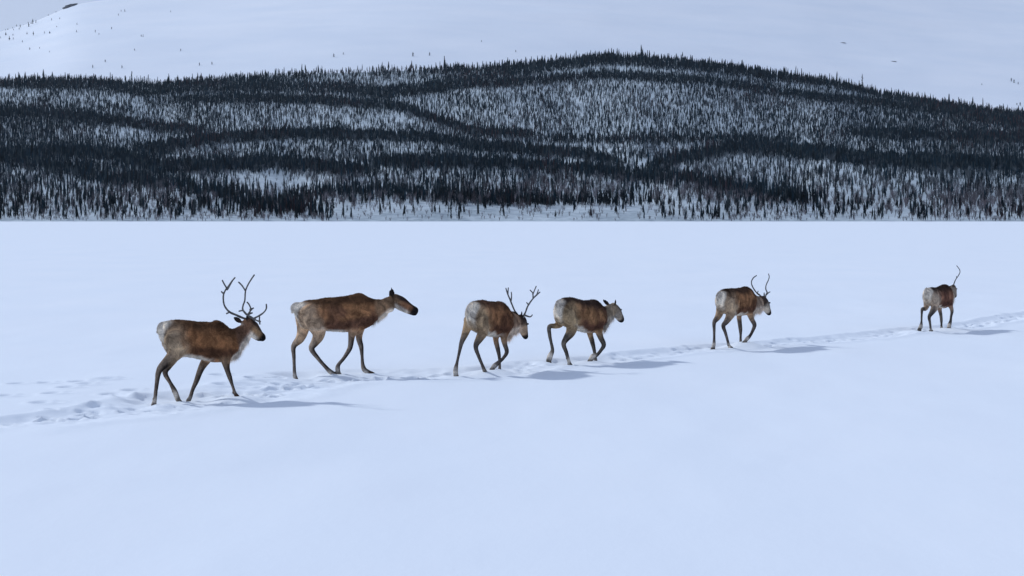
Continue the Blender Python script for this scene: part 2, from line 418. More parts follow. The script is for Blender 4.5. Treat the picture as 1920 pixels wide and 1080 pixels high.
def catmull(P, n=5):
    P = np.asarray(P, float)
    out = []
    for i in range(len(P) - 1):
        p0 = P[max(i - 1, 0)]; p1 = P[i]; p2 = P[i + 1]; p3 = P[min(i + 2, len(P) - 1)]
        for k in range(n):
            t = k / n
            out.append(.5 * ((2 * p1) + (-p0 + p2) * t + (2 * p0 - 5 * p1 + 4 * p2 - p3) * t * t + (-p0 + 3 * p1 - 3 * p2 + p3) * t ** 3))
    out.append(P[-1])
    return np.array(out)

def loft(stations, seg=20):
    """stations: (centre, half 'up' vector, half 'side' vector); closed ends with domes"""
    V, Fc = [], []
    for (c, u, s) in stations:
        for k in range(seg):
            a = 2 * math.pi * k / seg
            V.append(c + u * math.cos(a) + s * math.sin(a))
    n = len(stations)
    for i in range(n - 1):
        for k in range(seg):
            a = i * seg + k; b = i * seg + (k + 1) % seg
            Fc.append((a, b, b + seg, a + seg))
    for e, (i, j) in ((0, (0, 1)), (1, (n - 1, n - 2))):
        c, u, s = stations[i]
        d = c - stations[j][0]; L = np.linalg.norm(d)
        r = min(np.linalg.norm(u), np.linalg.norm(s))
        tip = c + (d / L if L > 1e-6 else np.array((0, 0, 1.))) * r * .8
        # one half-way dome ring, then the tip
        base = i * seg; m = len(V)
        for k in range(seg):
            a = 2 * math.pi * k / seg
            V.append(c + (d / max(L, 1e-6)) * r * .55 + (u * math.cos(a) + s * math.sin(a)) * .72)
        V.append(tip); t = len(V) - 1
        for k in range(seg):
            k2 = (k + 1) % seg
            if e == 0:
                Fc.append((base + k2, base + k, m + k, m + k2)); Fc.append((m + k2, m + k, t))
            else:
                Fc.append((base + k, base + k2, m + k2, m + k)); Fc.append((m + k, m + k2, t))
    return V, Fc

def tube_stations(P, rr, flat=1.0, side=np.array((0, 1., 0))):
    st = []
    for i in range(len(P)):
        a = P[max(i - 1, 0)]; b = P[min(i + 1, len(P) - 1)]
        d = b - a; d = d / max(np.linalg.norm(d), 1e-9)
        s = side - d * np.dot(side, d); s = s / max(np.linalg.norm(s), 1e-6)
        u = np.cross(s, d)
        st.append((P[i], u * rr[i], s * rr[i] * flat))
    return st

def build_from(parts):
    V, Fc = [], []
    for v, f in parts:
        o = len(V); V += [tuple(x) for x in v]; Fc += [tuple(i + o for i in q) for q in f]
    me = bpy.data.meshes.new('tmp'); me.from_pydata(V, [], Fc); me.update()
    return me

def remeshed(me, voxel, smooth=6):
    o = bpy.data.objects.new('tmp', me); C.objects.link(o)
    r = o.modifiers.new('r', 'REMESH'); r.mode = 'VOXEL'; r.voxel_size = voxel; r.use_smooth_shade = True
    if smooth:
        s = o.modifiers.new('s', 'SMOOTH'); s.factor = .5; s.iterations = smooth
    dg = bpy.context.evaluated_depsgraph_get()
    out = bpy.data.meshes.new_from_object(o.evaluated_get(dg))
    bpy.data.objects.remove(o); bpy.data.meshes.remove(me)
    return out

FEET = []      # planted feet: world x, y, z of the sole

def build_deer(D):
    root = ground_at(*D['root'])
    yaw = R(D['yaw']); fw = Vector((math.cos(yaw), math.sin(yaw), 0)); lf = Vector((-math.sin(yaw), math.cos(yaw), 0))
    camp = Vector((0, 0, CAMH))
    ox, oy, sc = D['org']
    def loc(u, v, s, org=None):
        X, Y, S = org or (ox, oy, sc)
        d = ray(X + u / S, Y + v / S)
        t = ((root - camp).dot(lf) + s) / d.dot(lf)
        p = camp + d * t - root
        return np.array((p.dot(fw), s, p.z))
    unit = root.y / F / sc                       # metres per enlarged pixel
    parts, samples = [], []                      # samples: centre, radius, kind, t, extra
    def add_tube(pts, kind, flat=1.0, n=4):
        P = catmull([p for p, r in pts], n); rr = catmull([[r] for p, r in pts], n)[:, 0]
        parts.append(loft(tube_stations(P, rr, flat)))
        for i in range(len(P)): samples.append((P[i], rr[i], kind, i / (len(P) - 1)))
    def add_rings(rings, kind, n=4):
        arr = []
        for (a, b, hw) in rings:
            A = loc(*a, 0); B = loc(*b, 0)
            arr.append(np.concatenate(((A + B) / 2, (A - B) / 2, [hw])))
        arr = catmull(arr, n)
        parts.append(loft([(q[:3], q[3:6], np.array((0, q[6], 0))) for q in arr], 28))
        for i, q in enumerate(arr): samples.append((q[:3], (np.linalg.norm(q[3:6]) + q[6]) / 2, kind, i / (len(arr) - 1)))
        return arr
    T = add_rings(D['torso'], 'torso')
    N = add_rings(D['neck'], 'neck')
    hd = [(loc(u, v, 0), r * unit) for u, v, r in D['head']]
    add_tube(hd, 'head', .88, 5)
    # lower jaw and brow give the head its wedge
    a, b = hd[1][0], hd[-1][0]; hdir = (b - a) / np.linalg.norm(b - a)
    hup = np.cross(np.array((0, 1., 0)), hdir); hup = hup if hup[2] * hdir[0] - hup[0] * hdir[2] > 0 else -hup
    if hup[2] < 0 and abs(hup[2]) > .3: hup = -hup
    for k in ('mane', 'mane2'):
        pts = [(loc(*p, 0), r * unit) for p, r in D[k]]
        add_tube(pts, 'mane', .8)
    for (base, tip, w, s) in D['ears']:
        A = loc(*base, s * .75); B = loc(*tip, s * 1.7)
        P = [A + (B - A) * t for t in (0, .35, .7, 1)]
        w *= 1.25; rr = [w * .6, w, w * .8, w * .22]
        d = B - A; d /= np.linalg.norm(d)
        sv = np.array((.35, .94 * (1 if s > 0 else -1), 0)); sv -= d * sv.dot(d); sv /= np.linalg.norm(sv)
        u = np.cross(sv, d)
        Pc = catmull(P, 3); rc = catmull([[r] for r in rr], 3)[:, 0]
        parts.append(loft([(Pc[i], u * rc[i], sv * max(rc[i] * .35, .006)) for i in range(len(Pc))], 14))
        for i in range(len(Pc)): samples.append((Pc[i], rc[i] * .7, 'ear', i / (len(Pc) - 1)))
    add_tube([(loc(u, v, 0), r * unit) for u, v, r in D['tail']], 'tail', .8)
    for k, ch in D['legs'].items():
        side = -1 if k.endswith('near') else 1
        hind = k.startswith('hind')
        n = len(ch); pts = []
        for i, (u, v, r) in enumerate(ch):
            s = side * ((.095, .115, .12)[min(i, 2)] if hind else (.085, .105, .10)[min(i, 2)])
            if i > 2: s *= 1 - .15 * (i - 2) / (n - 3)
            pts.append((loc(u, v, s), r * unit * (.97 if i > 2 else 1)))
        add_tube(pts, k)
        # cloven hoof: two toes reaching forward from the pastern
        e = pts[-1][0]; pe = pts[-2][0]
        d = e - pe; d /= np.linalg.norm(d)
        lift = e[2] > .16
        for t in (-1, 1):
            toe = e + d * .035 + np.array((.0 if lift else .05, t * .022, -.012 if not lift else -.0))
            add_tube([(e - d * .02 + np.array((0, t * .014, 0)), .026), (e + d * .015 + np.array((.01, t * .02, 0)), .027), (toe, .017)], 'hoof' , 1.0, 3)
        # dew claws
        for t in (-1, 1):
            q = pe - np.array((.028, -t * .018, .012)); add_tube([(pe, .016), (q, .011)], 'hoof', 1, 2)
        w = root + fw * float(e[0]) + lf * float(e[1])
        FEET.append((w.x, w.y, float(e[2]), yaw))
        D.setdefault('info', []).append((k, [round(float(x), 2) for x in e], [round(float(np.linalg.norm(pts[i + 1][0] - pts[i][0])), 2) for i in range(n - 1)]))
    me = remeshed(build_from(parts), .011, 5)
    co = np.empty(len(me.vertices) * 3, np.float32); me.vertices.foreach_get('co', co); co = co.reshape(-1, 3).astype(float)
    # --- coat pattern
    c = dict(D['coat']); c['side'] = tuple(v * m for v, m in zip(c['side'], (1.42, 1.20, 1.02))); c['leg'] = tuple(v * (1.45 if D['yaw'] < 30 else 1.0) for v in c['leg']); c['hip'] = tuple(v * 1.22 for v in c['hip'])
    c['back'] = tuple(v * .85 for v in c['back'])
    SC = np.array([s[0] for s in samples]); SR = np.array([s[1] for s in samples])
    kinds = [s[2] for s in samples]; ST = np.array([s[3] for s in samples])
    dist = np.linalg.norm(co[:, None, :] - SC[None], axis=2) - SR[None]
    # the trunk is elliptic: measure it by its rings instead
    idx = dist.argmin(1)
    K = np.array(kinds)[idx]; tt = ST[idx]
    x0, x1 = T[0][0], T[-1][0]
    tx = (co[:, 0] - x0) / (x1 - x0)
    top = np.interp(co[:, 0], [q[0] + q[3] for q in T], [q[2] + q[5] for q in T])
    bot = np.interp(co[:, 0], [q[0] - q[3] for q in T], [q[2] - q[5] for q in T])
    tz = (co[:, 2] - bot) / (top - bot)
    nz = fbm(co[:, 0] * 9 + D['yaw'], co[:, 2] * 7 + co[:, 1] * 3, 3)
    nb = fbm(co[:, 0] * 3.3 + D['yaw'] * 2, co[:, 2] * 3 + co[:, 1] * 2, 5)
    A = lambda k: np.array(c[k])[None]
    def mixc(a, b, f): return a * (1 - f[:, None]) + b * f[:, None]
    white = np.array([[.66, .63, .58]])
    tz_n = tz + nz * .05; tx_n = tx + nz * .03
    col = np.repeat(A('side'), len(co), 0)
    col = mixc(col, A('dark'), sstep(.0, .5, nb) * .8 * sstep(.3, .5, tx_n))
    col = mixc(col, A('back'), sstep(.62, .92, tz_n) * sstep(-.05, .15, tx_n))
    col = mixc(col, A('hip'), np.clip(sstep(.40, .12, tx_n) * sstep(1.0, .6, tz_n) + sstep(.5, .2, tx_n) * sstep(.45, .2, tz_n), 0, 1) * .95)
    col = mixc(col, A('dark'), sstep(.06, .12, tz_n) * sstep(.42, .26, tz_n) * sstep(.3, .45, tx_n) * .95)
    col = mixc(col, white * .8, sstep(.11, .05, tz_n) * sstep(.12, .25, tx_n) * sstep(.78, .6, tx_n))
    # pale rump disc round the tail
    rump = sstep(.15, .03, tx_n) * sstep(.085 + .05 * tz, .045 + .05 * tz, np.abs(co[:, 1]) + nz * .006) * sstep(-.1, .25, tz_n)
    col = mixc(col, np.array([[.74, .70, .62]]), np.clip(rump * 1.15, 0, 1))
    col = mixc(col, A('back') * 1.6, sstep(.022, .008, np.abs(co[:, 1])) * sstep(.12, .04, tx_n) * sstep(.45, .7, tz_n) * .6)
    neckc = mixc(np.repeat(A('neck'), len(co), 0), A('mane'), sstep(.45 if D['name'] != 'second' else .22, .1 if D['name'] != 'second' else .02, 0 * tx + (co[:, 2] - np.interp(co[:, 0], [q[0] - q[3] for q in N], [q[2] - q[5] for q in N])) / .3 + nz * .06))
    isneck = (K == 'neck').astype(float)
    col = mixc(col, neckc, isneck * sstep(.05, .4, tt))
    col = mixc(col, A('mane'), (K == 'mane').astype(float))
    # head
    h0 = hd[0][0]; hl = np.linalg.norm(hd[-1][0] - h0)
    rel = co - h0; ht = rel @ hdir / hl; hu = rel @ hup
    hc = np.repeat(A('cheek'), len(co), 0)
    hc = mixc(hc, np.array([c.get('poll', tuple(v * .8 for v in c['neck']))]), sstep(.45, .15, ht))
    hc = mixc(hc, A('face'), sstep(.008, .032, hu + .008 * nz) * sstep(-.1, .2, ht))
    hc = mixc(hc, A('mane') * .8, sstep(-.055, -.08, hu) * sstep(.9, .7, ht))
    hc = mixc(hc, np.array([[.012, .011, .012]]), sstep(.72, .86, ht + nz * .02))
    col = mixc(col, hc, (K == 'head').astype(float))
    col = mixc(col, mixc(np.repeat(A('neck'), len(co), 0) * .3, np.array([[.02, .018, .019]]), sstep(0, .5, tt)), (K == 'ear').astype(float))
    col = mixc(col, white * .9, (K == 'tail').astype(float) * (.8 - .5 * sstep(.6, .0, tt)))
    for k in D['legs']:
        is_l = (K == k)
        near_c = np.array([s[0] for s, kk in zip(samples, kinds) if kk == k])
        dd = co[:, None, 0] - near_c[None, :, 0]; j = np.abs(co[:, None, 2] - near_c[None, :, 2]).argmin(1)
        front = dd[np.arange(len(co)), j]
        lc = np.repeat(A('leg'), len(co), 0)
        lc = mixc(lc, np.array([[.017, .015, .016]]), sstep(-.006, .006, front + (.007 if D['yaw'] > 30 else 0)))
        up = sstep(.42, .2, tt) if k.startswith('hind') else sstep(.36, .12, tt)
        lc = mixc(lc, mixc(A('hip') * np.ones((len(co), 1)), A('side'), np.full(len(co), .5 if k.startswith('fore') else .15)), up)
        lc = mixc(lc, np.array([[.52, .50, .47]]), sstep(.80, .87, tt) * sstep(1.0, .95, tt) * sstep(.035, .0, front))
        outer = 1.0 if True else 0
        trunkish = sstep(.22, .12, tt)
        lc = mixc(lc, col, trunkish * sstep(-.05, .15, tz))
        f = is_l.astype(float)
        col = mixc(col, lc, f)
    col = mixc(col, np.array([[.03, .027, .027]]), (K == 'hoof').astype(float) * .8)
    # soften the borders of the pattern
    ed = np.empty(len(me.edges) * 2, np.int32); me.edges.foreach_get('vertices', ed); ed = ed.reshape(-1, 2)
    for _ in range(5):
        s = col.copy(); w = np.ones(len(co))
        np.add.at(s, ed[:, 0], col[ed[:, 1]]); np.add.at(s, ed[:, 1], col[ed[:, 0]])
        np.add.at(w, ed[:, 0], 1); np.add.at(w, ed[:, 1], 1)
        col = s / w[:, None]
    # shaggy relief of the winter coat
    nrm = np.empty(len(co) * 3, np.float32); me.vertex_normals.foreach_get('vector', nrm); nrm = nrm.reshape(-1, 3)
    body = ((K == 'torso') | (K == 'neck') | (K == 'mane')).astype(float)
    rough = .0045 * fbm(co[:, 0] * 26, co[:, 2] * 17 + co[:, 1] * 20, 9) + .006 * fbm(co[:, 0] * 9, co[:, 2] * 6 + co[:, 1] * 8, 12)
    co2 = co + nrm * (rough * (body * .8 + .12))[:, None]
    me.vertices.foreach_set('co', co2.astype(np.float32).ravel())
    vcol(me, 'tint', np.clip(col, 0.004, .9))
    me.update()
    o = bpy.data.objects.new('reindeer', None); C.objects.link(o)
    o.location = root; o.rotation_euler = (0, 0, yaw); o.empty_display_size = .3
    tag(o, D['label'], 'reindeer', 'reindeer walking in a line across the frozen lake')
    me.name = 'body'; link('body', me, M_COAT, o)
    # hair: short blades lying back along the body, long pale ones under the neck
    tri = np.zeros((0,)); 
    hr = np.random.RandomState(int(D['yaw']) + len(co))
    me.update(); me.vertex_normals.foreach_get('vector', (nv := np.empty(len(co) * 3, np.float32))); nv = nv.reshape(-1, 3).astype(float)
    def blades(idx, L, width, dirv, name, mat, tintmul):
        n = len(idx); P = co2[idx]; N_ = nv[idx]
        d = dirv - N_ * (dirv * N_).sum(1)[:, None]; d /= np.linalg.norm(d, axis=1)[:, None] + 1e-6
        d = d + N_ * hr.uniform(.15, .5, (n, 1)) + hr.normal(0, .18, (n, 3)); d /= np.linalg.norm(d, axis=1)[:, None]
        sdv = np.cross(d, N_); sdv /= np.linalg.norm(sdv, axis=1)[:, None] + 1e-6
        root_ = P - N_ * .003; tip_ = P + d * L[:, None]
        V = np.stack([root_ - sdv * width, root_ + sdv * width, tip_], 1).reshape(-1, 3)
        m_ = np_mesh(name, V, np.arange(3 * n).reshape(-1, 3), smooth=False)
        vcol(m_, 'tint', np.clip(np.repeat(col[idx] * tintmul, 3, 0), .004, .9))
        link(name, m_, mat, o)
    furry = np.where((K == 'torso') | (K == 'neck') | (K == 'mane') | (K == 'tail'))[0]
    pick = hr.choice(furry, 11000)
    blades(pick, hr.uniform(.012, .030, len(pick)), .0022, np.tile(np.array([[-1, 0, -.45]]), (len(pick), 1)) , 'coat_hair', M_COAT, hr.uniform(.65, 1.35, (len(pick), 1)))
    nb_ = np.interp(co2[:, 0], [q[0] - q[3] for q in N], [q[2] - q[5] for q in N])
    under = np.where((((K == 'neck') & (tt < (.8 if D['name'] == 'second' else 2))) | (K == 'mane')) & (co2[:, 2] < nb_ + (.09 if D['name'] != 'second' else .035)) & (np.abs(co2[:, 1]) < .08))[0]
    pick = hr.choice(under, 1500 if D['name'] != 'second' else 800)
    mcol = col[pick].copy(); col[pick] = A('mane')
    blades(pick, hr.uniform(.04, .125, len(pick)), .0028, np.tile(np.array([[-.25, 0, -1.]]), (len(pick), 1)), 'throat_mane', M_COAT, hr.uniform(.85, 1.2, (len(pick), 1)))
    # eyes
    for (u, v, _) in D['eyes']:
        for s in (-1, 1):
            bm = bmesh.new(); bmesh.ops.create_uvsphere(bm, u_segments=12, v_segments=8, radius=.016)
            em = bpy.data.meshes.new('eye'); bm.to_mesh(em); bm.free()
            p = loc(u, v, -.0); j = np.argmin([np.linalg.norm(p - s_[0]) for s_ in samples if s_[2] == 'head'])
            rad = [s_[1] for s_ in samples if s_[2] == 'head'][j] * .78
            p = p + np.array((0, s * max(rad * .9 - .012, .02), 0)) - hup * .02
            link('eye', em, M_EYE, o, Vector(p))
    # antlers
    for (sd_, strokes) in D['antlers']:
        aparts = []
        X, Y, S = D['ant_org']; au = root.y / F / S
        for (pts, r0, r1, ss) in strokes:
            n = len(pts)
            sv = np.interp(np.linspace(0, 1, n), np.linspace(0, 1, len(ss)), ss)
            P = catmull([loc(u, v, s, D['ant_org']) for (u, v), s in zip(pts, sv)], 4)
            rr = np.linspace(r0 * au, r1 * au, len(P)) * (1 + .12 * vnoise(np.arange(len(P)) * .7, np.zeros(len(P)), n))
            rr = np.maximum(rr * 1.45, .011)
            aparts.append(loft(tube_stations(P, rr, .8), 10))
        am = remeshed(build_from(aparts), .0045, 2); am.name = 'antler'
        link('antler', am, M_ANTLER, o)
    return o

for D in DEER: build_deer(D)

# ------------------------------------------------------------------ the frozen lake
TRAIL = [ground_at(*p) for p in ((-260, 822), (-100, 808), (0, 797), (120, 782), (250, 767), (345, 752), (440, 744), (540, 722), (640, 706), (760, 705),
                                 (860, 703), (950, 698), (1035, 684), (1130, 680), (1230, 666), (1340, 655), (1440, 646), (1590, 634), (1720, 620), (1800, 612), (1920, 592), (2050, 575), (2300, 552))]
TR = catmull([(p.x, p.y) for p in TRAIL], 12)
PRINTS = [ground_at(z[0] / 2.743, 660 + z[1] / 2.743) for z in ((235, 172), (350, 200), (275, 232), (215, 280), (95, 172), (410, 170), (445, 185), (520, 157), (560, 157),
          (575, 238), (685, 215), (1130, 130), (1145, 183), (640, 245), (760, 240), (500, 290), (30, 240))]

def lake_height(X, Y):
    """X, Y flat arrays"""
    h = .035 * fbm(X * .09, Y * .05, 1, 3) + .013 * fbm(X * .7, Y * .3, 2, 3)
    h *= sstep(900, 500, Y)
    near = (X > -18) & (X < 24) & (Y > 16) & (Y < 75)
    xi = np.where(near)[0]
    x, y = X[xi], Y[xi]
    best = np.full(len(xi), 1e9); along = np.zeros(len(xi)); sgn = np.ones(len(xi)); s0 = 0
    for a, b in zip(TR[:-1], TR[1:]):
        d = b - a; L = np.hypot(*d) + 1e-9
        t = np.clip(((x - a[0]) * d[0] + (y - a[1]) * d[1]) / L ** 2, 0, 1)
        q = np.hypot(x - a[0] - t * d[0], y - a[1] - t * d[1])
        m = q < best; best[m] = q[m]; sgn[m] = np.sign(d[0] * (y[m] - a[1]) - d[1] * (x[m] - a[0])); along[m] = s0 + t[m] * L; s0 += L
    wob = .12 * vnoise(x * 1.1, y * 1.1, 31)
    q = (best + wob) * (1 + .9 * sstep(-1.5, 1.0, x) + 1.9 * sstep(-5.0, -6.3, x))
    dh = np.zeros(len(xi)); lively = .2 + .6 * sstep(-6.0, -4.6, x) * sstep(2.0, -.5, x)
    core = sstep(.85, .25, q)
    sg = sgn * best
    dh += .04 * sstep(-.75, .75, sg + wob) * sstep(7.0, 1.2, sg)      # the herd walks along the foot of a low drift
    dh -= .04 * core
    dh += .016 * np.exp(-((q - .9) / .2) ** 2)
    dh += core * lively * (.034 * fbm(x * 3.4, y * 3.4, 41, 3)) + sstep(1.3, .5, q) * .012 * fbm(x * 7, y * 7, 44, 2)
    # hoof prints along the trail
    rs = np.random.RandomState(5); tot = s0; cum = np.r_[0, np.cumsum(np.hypot(*np.diff(TR, axis=0).T))]
    pts = []
    for k in range(int(tot / .11)):
        s = rs.rand() * tot; j = min(np.searchsorted(cum, s), len(TR) - 1)
        p = TR[j]; off = rs.normal(0, .30 if -5 < p[0] < -1 else .15, 2)
        pts.append((p[0] + off[0], p[1] + off[1], (.035 + .035 * rs.rand()) * (1 if p[0] < 0 else .7), .07))
    for p in PRINTS:
        pts.append((p.x, p.y, .05, .12)); pts.append((p.x + .16, p.y + .02, .035, .08))
    order = np.argsort(y)
    ys = y[order]
    for (px_, py_, dep, r) in pts:
        lo, hi = np.searchsorted(ys, py_ - 4 * r), np.searchsorted(ys, py_ + 4 * r)
        sl = order[lo:hi]
        rr = np.hypot(x[sl] - px_, (y[sl] - py_) * .8)
        dh[sl] += -dep * np.exp(-(rr / r) ** 4) + dep * .3 * np.exp(-((rr - r * 1.5) / (r * .45)) ** 2)
    base = h[xi] + dh
    # snow lies against the planted feet
    for (fx, fy, fz, yaw) in FEET:
        lo, hi = np.searchsorted(ys, fy - .9), np.searchsorted(ys, fy + .9)
        sl = order[lo:hi]
        rr = np.hypot(x[sl] - fx, y[sl] - fy)
        if fz < .13:
            w = np.exp(-(rr / .36) ** 4)
            tgt = fz - .012
            base[sl] = base[sl] * (1 - w) + tgt * w
            base[sl] += .018 * np.exp(-((rr - .12) / .04) ** 2)
    h[xi] = base
    return h

def axis(fine0, fine1, step, lo, hi, grow):
    a = list(np.arange(fine0, fine1, step))
    s = step
    while a[-1] < hi: s *= grow; a.append(a[-1] + s)
    s = step
    b = [a[0]]
    while b[-1] > lo: s *= grow; b.append(b[-1] - s)
    return np.array(b[:0:-1] + a)

def grid_mesh(name, X, Y, Z, mat):
    ny, nx = X.shape
    V = np.stack([X.ravel(), Y.ravel(), Z.ravel()], 1)
    i = np.arange(ny - 1)[:, None] * nx + np.arange(nx - 1)[None]
    Fc = np.stack([i, i + 1, i + nx + 1, i + nx], -1).reshape(-1, 4)
    return link(name, np_mesh(name, V, Fc), mat)

gx = axis(-9.5, 13.5, .05, -9000, 9000, 1.06)
gy = axis(21.5, 47, .05, -400, 2, 1.0) if False else axis(21.5, 47, .05, -300, 860, 1.05)
gy = gy[gy < 862]
GX, GY = np.meshgrid(gx, gy)
GZ = lake_height(GX.ravel().copy(), GY.ravel().copy()).reshape(GX.shape)
GZ = np.where(GY > 850, 0.0, GZ)
lake = grid_mesh('snow_covered_lake', GX, GY, GZ, M_SNOW); tag(lake, kind='structure')

# ------------------------------------------------------------------ forested hillside
# the hillside is laid out by direction of sight (px) and height in the view (py), each with its true distance
RIDGE = np.array([(-900, 215), (-600, 180), (-200, 160), (0, 153), (130, 151), (230, 153), (300, 159), (370, 152), (450, 146), (600, 139), (700, 136), (850, 130), (960, 124), (1050, 118), (1130, 110), (1200, 112),
                  (1280, 117), (1360, 127), (1450, 140), (1560, 157), (1650, 178), (1750, 194), (1850, 208), (1920, 218), (2200, 262), (2500, 300), (2800, 330)], float)
def ridge(px): return np.interp(px, RIDGE[:, 0], RIDGE[:, 1])
LZ, MZ, RZ = (0, 0, 2.511), (640, 0, 2.511), (1280, 0, 2.511)
def pl(z, *pts): return [(z[0] + a / z[2], z[1] + b / z[2]) for a, b in pts]
BANDS = [  # polyline, half thickness in px, strength
    (pl(LZ, (-1500, 400), (0, 388), (400, 392), (700, 425), (900, 408), (1200, 398), (1607, 410)) + pl(MZ, (220, 440)), 8, 1),
    (pl(MZ, (180, 440), (400, 415), (600, 372), (800, 335), (1000, 300), (1200, 272), (1400, 280), (1607, 295)) + pl(RZ, (400, 335), (800, 397), (1200, 478), (1607, 550), (2400, 700)), 10, 1),
    (pl(MZ, (230, 448), (500, 405), (800, 385), (1050, 362), (1250, 352), (1607, 368)) + pl(RZ, (250, 402), (600, 452), (900, 482), (1200, 505), (1607, 600), (2400, 740)), 6, .9),
    (pl(LZ, (880, 472), (1300, 462), (1607, 472)) + pl(MZ, (250, 496), (450, 560), (600, 610), (900, 640)), 6, .9),
    (pl(LZ, (-1500, 540), (0, 520), (400, 545), (700, 592), (950, 612)), 8, .6),
    (pl(LZ, (680, 700), (950, 662), (1250, 632), (1607, 632)) + pl(MZ, (200, 642), (400, 645), (600, 680), (900, 712), (1150, 730), (1300, 765)), 8, 1),
    (pl(LZ, (-1500, 760), (0, 740), (300, 712), (550, 725), (750, 795), (1000, 780), (1300, 762), (1607, 802)) + pl(MZ, (150, 805)), 10, 1),
    (pl(MZ, (150, 768), (500, 762), (800, 775), (1100, 802), (1400, 830), (1607, 838)) + pl(RZ, (200, 890), (600, 942)), 9, 1),
    (pl(LZ, (100, 770), (300, 790), (500, 850), (700, 845), (900, 880), (1150, 930)), 11, .6),
    (pl(LZ, (1280, 965), (1400, 930), (1607, 905)) + pl(MZ, (400, 915), (700, 945), (950, 957), (1060, 985)), 6, 1.1),
    (pl(MZ, (1040, 960), (1200, 955), (1450, 972), (1540, 1000)), 4, 1),
    (pl(LZ, (1150, 960), (1400, 980), (1500, 1000)), 9, .7),
    (pl(MZ, (1480, 780), (1607, 742)) + pl(RZ, (250, 695), (500, 702), (800, 742), (1100, 765), (1607, 775), (2400, 800)), 12, 1),
    (pl(RZ, (820, 622), (1200, 640), (1607, 650), (2400, 690)), 7, .7),
    (pl(MZ, (950, 655), (1300, 655), (1607, 650)) + pl(RZ, (250, 650), (500, 660)), 6, .5),
]
def band_amount(px, py, shift=0.0):
    out = np.zeros_like(px)
    wob = 2.2 * fbm(px / 60.0, py / 40.0, 71, 2)
    for pts, th, st in BANDS:
        p = np.array(pts)
        c = np.interp(px, p[:, 0], p[:, 1]) + shift
        e = sstep(p[0, 0] - 30, p[0, 0] + 25, px) * sstep(p[-1, 0] + 30, p[-1, 0] - 25, px)
        v = st * e * np.exp(-np.abs((py - c + wob) / (th * (.90 + .1 * sstep(330, 200, py)))) ** 4)
        out = np.maximum(out, v)
    return out

SHORE_Y = 862.0
npx, npy_ = 420, 150
PX = np.linspace(-900, 2800, npx)
TT = np.linspace(0, 1, npy_)
PXg, TTg = np.meshgrid(PX, TT)                    # t = 0 at the shore, 1 at the crest
SHORE_PY = HORIZON + CAMH / SHORE_Y * F
def py_of(px, t): return SHORE_PY + (ridge(px) - SHORE_PY) * t
PYg = py_of(PXg, TTg)
W = 1 + 2.2 * band_amount(PXg, PYg)
# smooth sideways so the slopes stay gentle
for _ in range(6):
    W[:, 1:-1] = (W[:, :-2] + 2 * W[:, 1:-1] + W[:, 2:]) / 4
CW = np.cumsum((W[1:] + W[:-1]) / 2, 0); CW = np.vstack([np.zeros((1, npx)), CW]); CW /= CW[-1:]
DIST = SHORE_Y * np.exp(CW * math.log(2.45))
def hill_point(px, t):
    """world position on the hillside; arrays"""
    fx = np.clip((px - PX[0]) / (PX[1] - PX[0]), 0, npx - 1.001); ft = np.clip(t * (npy_ - 1), 0, npy_ - 1.001)
    i, j = fx.astype(int), ft.astype(int); a, b = fx - i, ft - j
    d = (DIST[j, i] * (1 - a) + DIST[j, i + 1] * a) * (1 - b) + (DIST[j + 1, i] * (1 - a) + DIST[j + 1, i + 1] * a) * b
    py = py_of(px, t)
    return (px - 960) / F * d, d, CAMH + (HORIZON - py) / F * d
HX, HY, HZ = hill_point(PXg.ravel(), TTg.ravel())
HX, HY, HZ = HX.reshape(PXg.shape), HY.reshape(PXg.shape), HZ.reshape(PXg.shape)
HZ[0] = -.3
# back of the hill falls into the valley behind it
bx, by, bz = [HX], [HY], [HZ]
for k in range(1, 9):
    yy = HY[-1:] * (1 + .035 * k)
    bx.append((PX[None] - 960) / F * yy); by.append(yy); bz.append(HZ[-1:] - 1.6 * k ** 1.9)
HX, HY, HZ = np.vstack(bx), np.vstack(by), np.vstack(bz)
hill = grid_mesh('forested_hillside', HX, HY, HZ, M_HILL); tag(hill, kind='structure')

# ------------------------------------------------------------------ bare mountain behind
MTOP = np.array([(-1500, 190), (-600, 118), (-200, 88), (0, 63), (60, 46), (100, 30), (135, 12), (175, 5), (240, -2), (400, -14), (700, -40), (1100, -55), (1500, -60), (2000, -40), (2600, 20), (3400, 90)], float)
mpx = np.linspace(-1500, 3400, 300); mt = np.linspace(0, 1, 120)
MP, MT = np.meshgrid(mpx, mt)
top = np.interp(MP, MTOP[:, 0], MTOP[:, 1])
for _ in range(3): top[:, 1:-1] = (top[:, :-2] + top[:, 1:-1] * 2 + top[:, 2:]) / 4
mpy = 285 + (top - 285) * MT
md = 2900 * np.exp(MT ** 1.1 * math.log(1.85))
md = md * (1 + .30 * sstep(500, 2300, MP))
mz = CAMH + (HORIZON - mpy) / F * md
mX = (MP - 960) / F * md
relief = 4 * fbm(mX / 420, md / 420, 81, 4) + 26 * vnoise(mX / 1300 + 3.3, md / 1100, 85)
relief += 30 * np.exp(-((mpy - (8 + (MP - 700) * .07)) / 16) ** 2) * sstep(600, 800, MP) * sstep(1250, 1000, MP) * 0.35
mz += relief * np.sin(np.pi * np.clip(MT, 0, 1)) ** .7
mbx, mby, mbz = [mX], [md], [mz]
for k in range(1, 7):
    yy = md[-1:] * (1 + .05 * k); mbx.append((mpx[None] - 960) / F * yy); mby.append(yy); mbz.append(mz[-1:] - 4 * k ** 2)
mount = grid_mesh('snowy_mountain', np.vstack(mbx), np.vstack(mby), np.vstack(mbz), M_MOUNT); tag(mount, kind='structure')
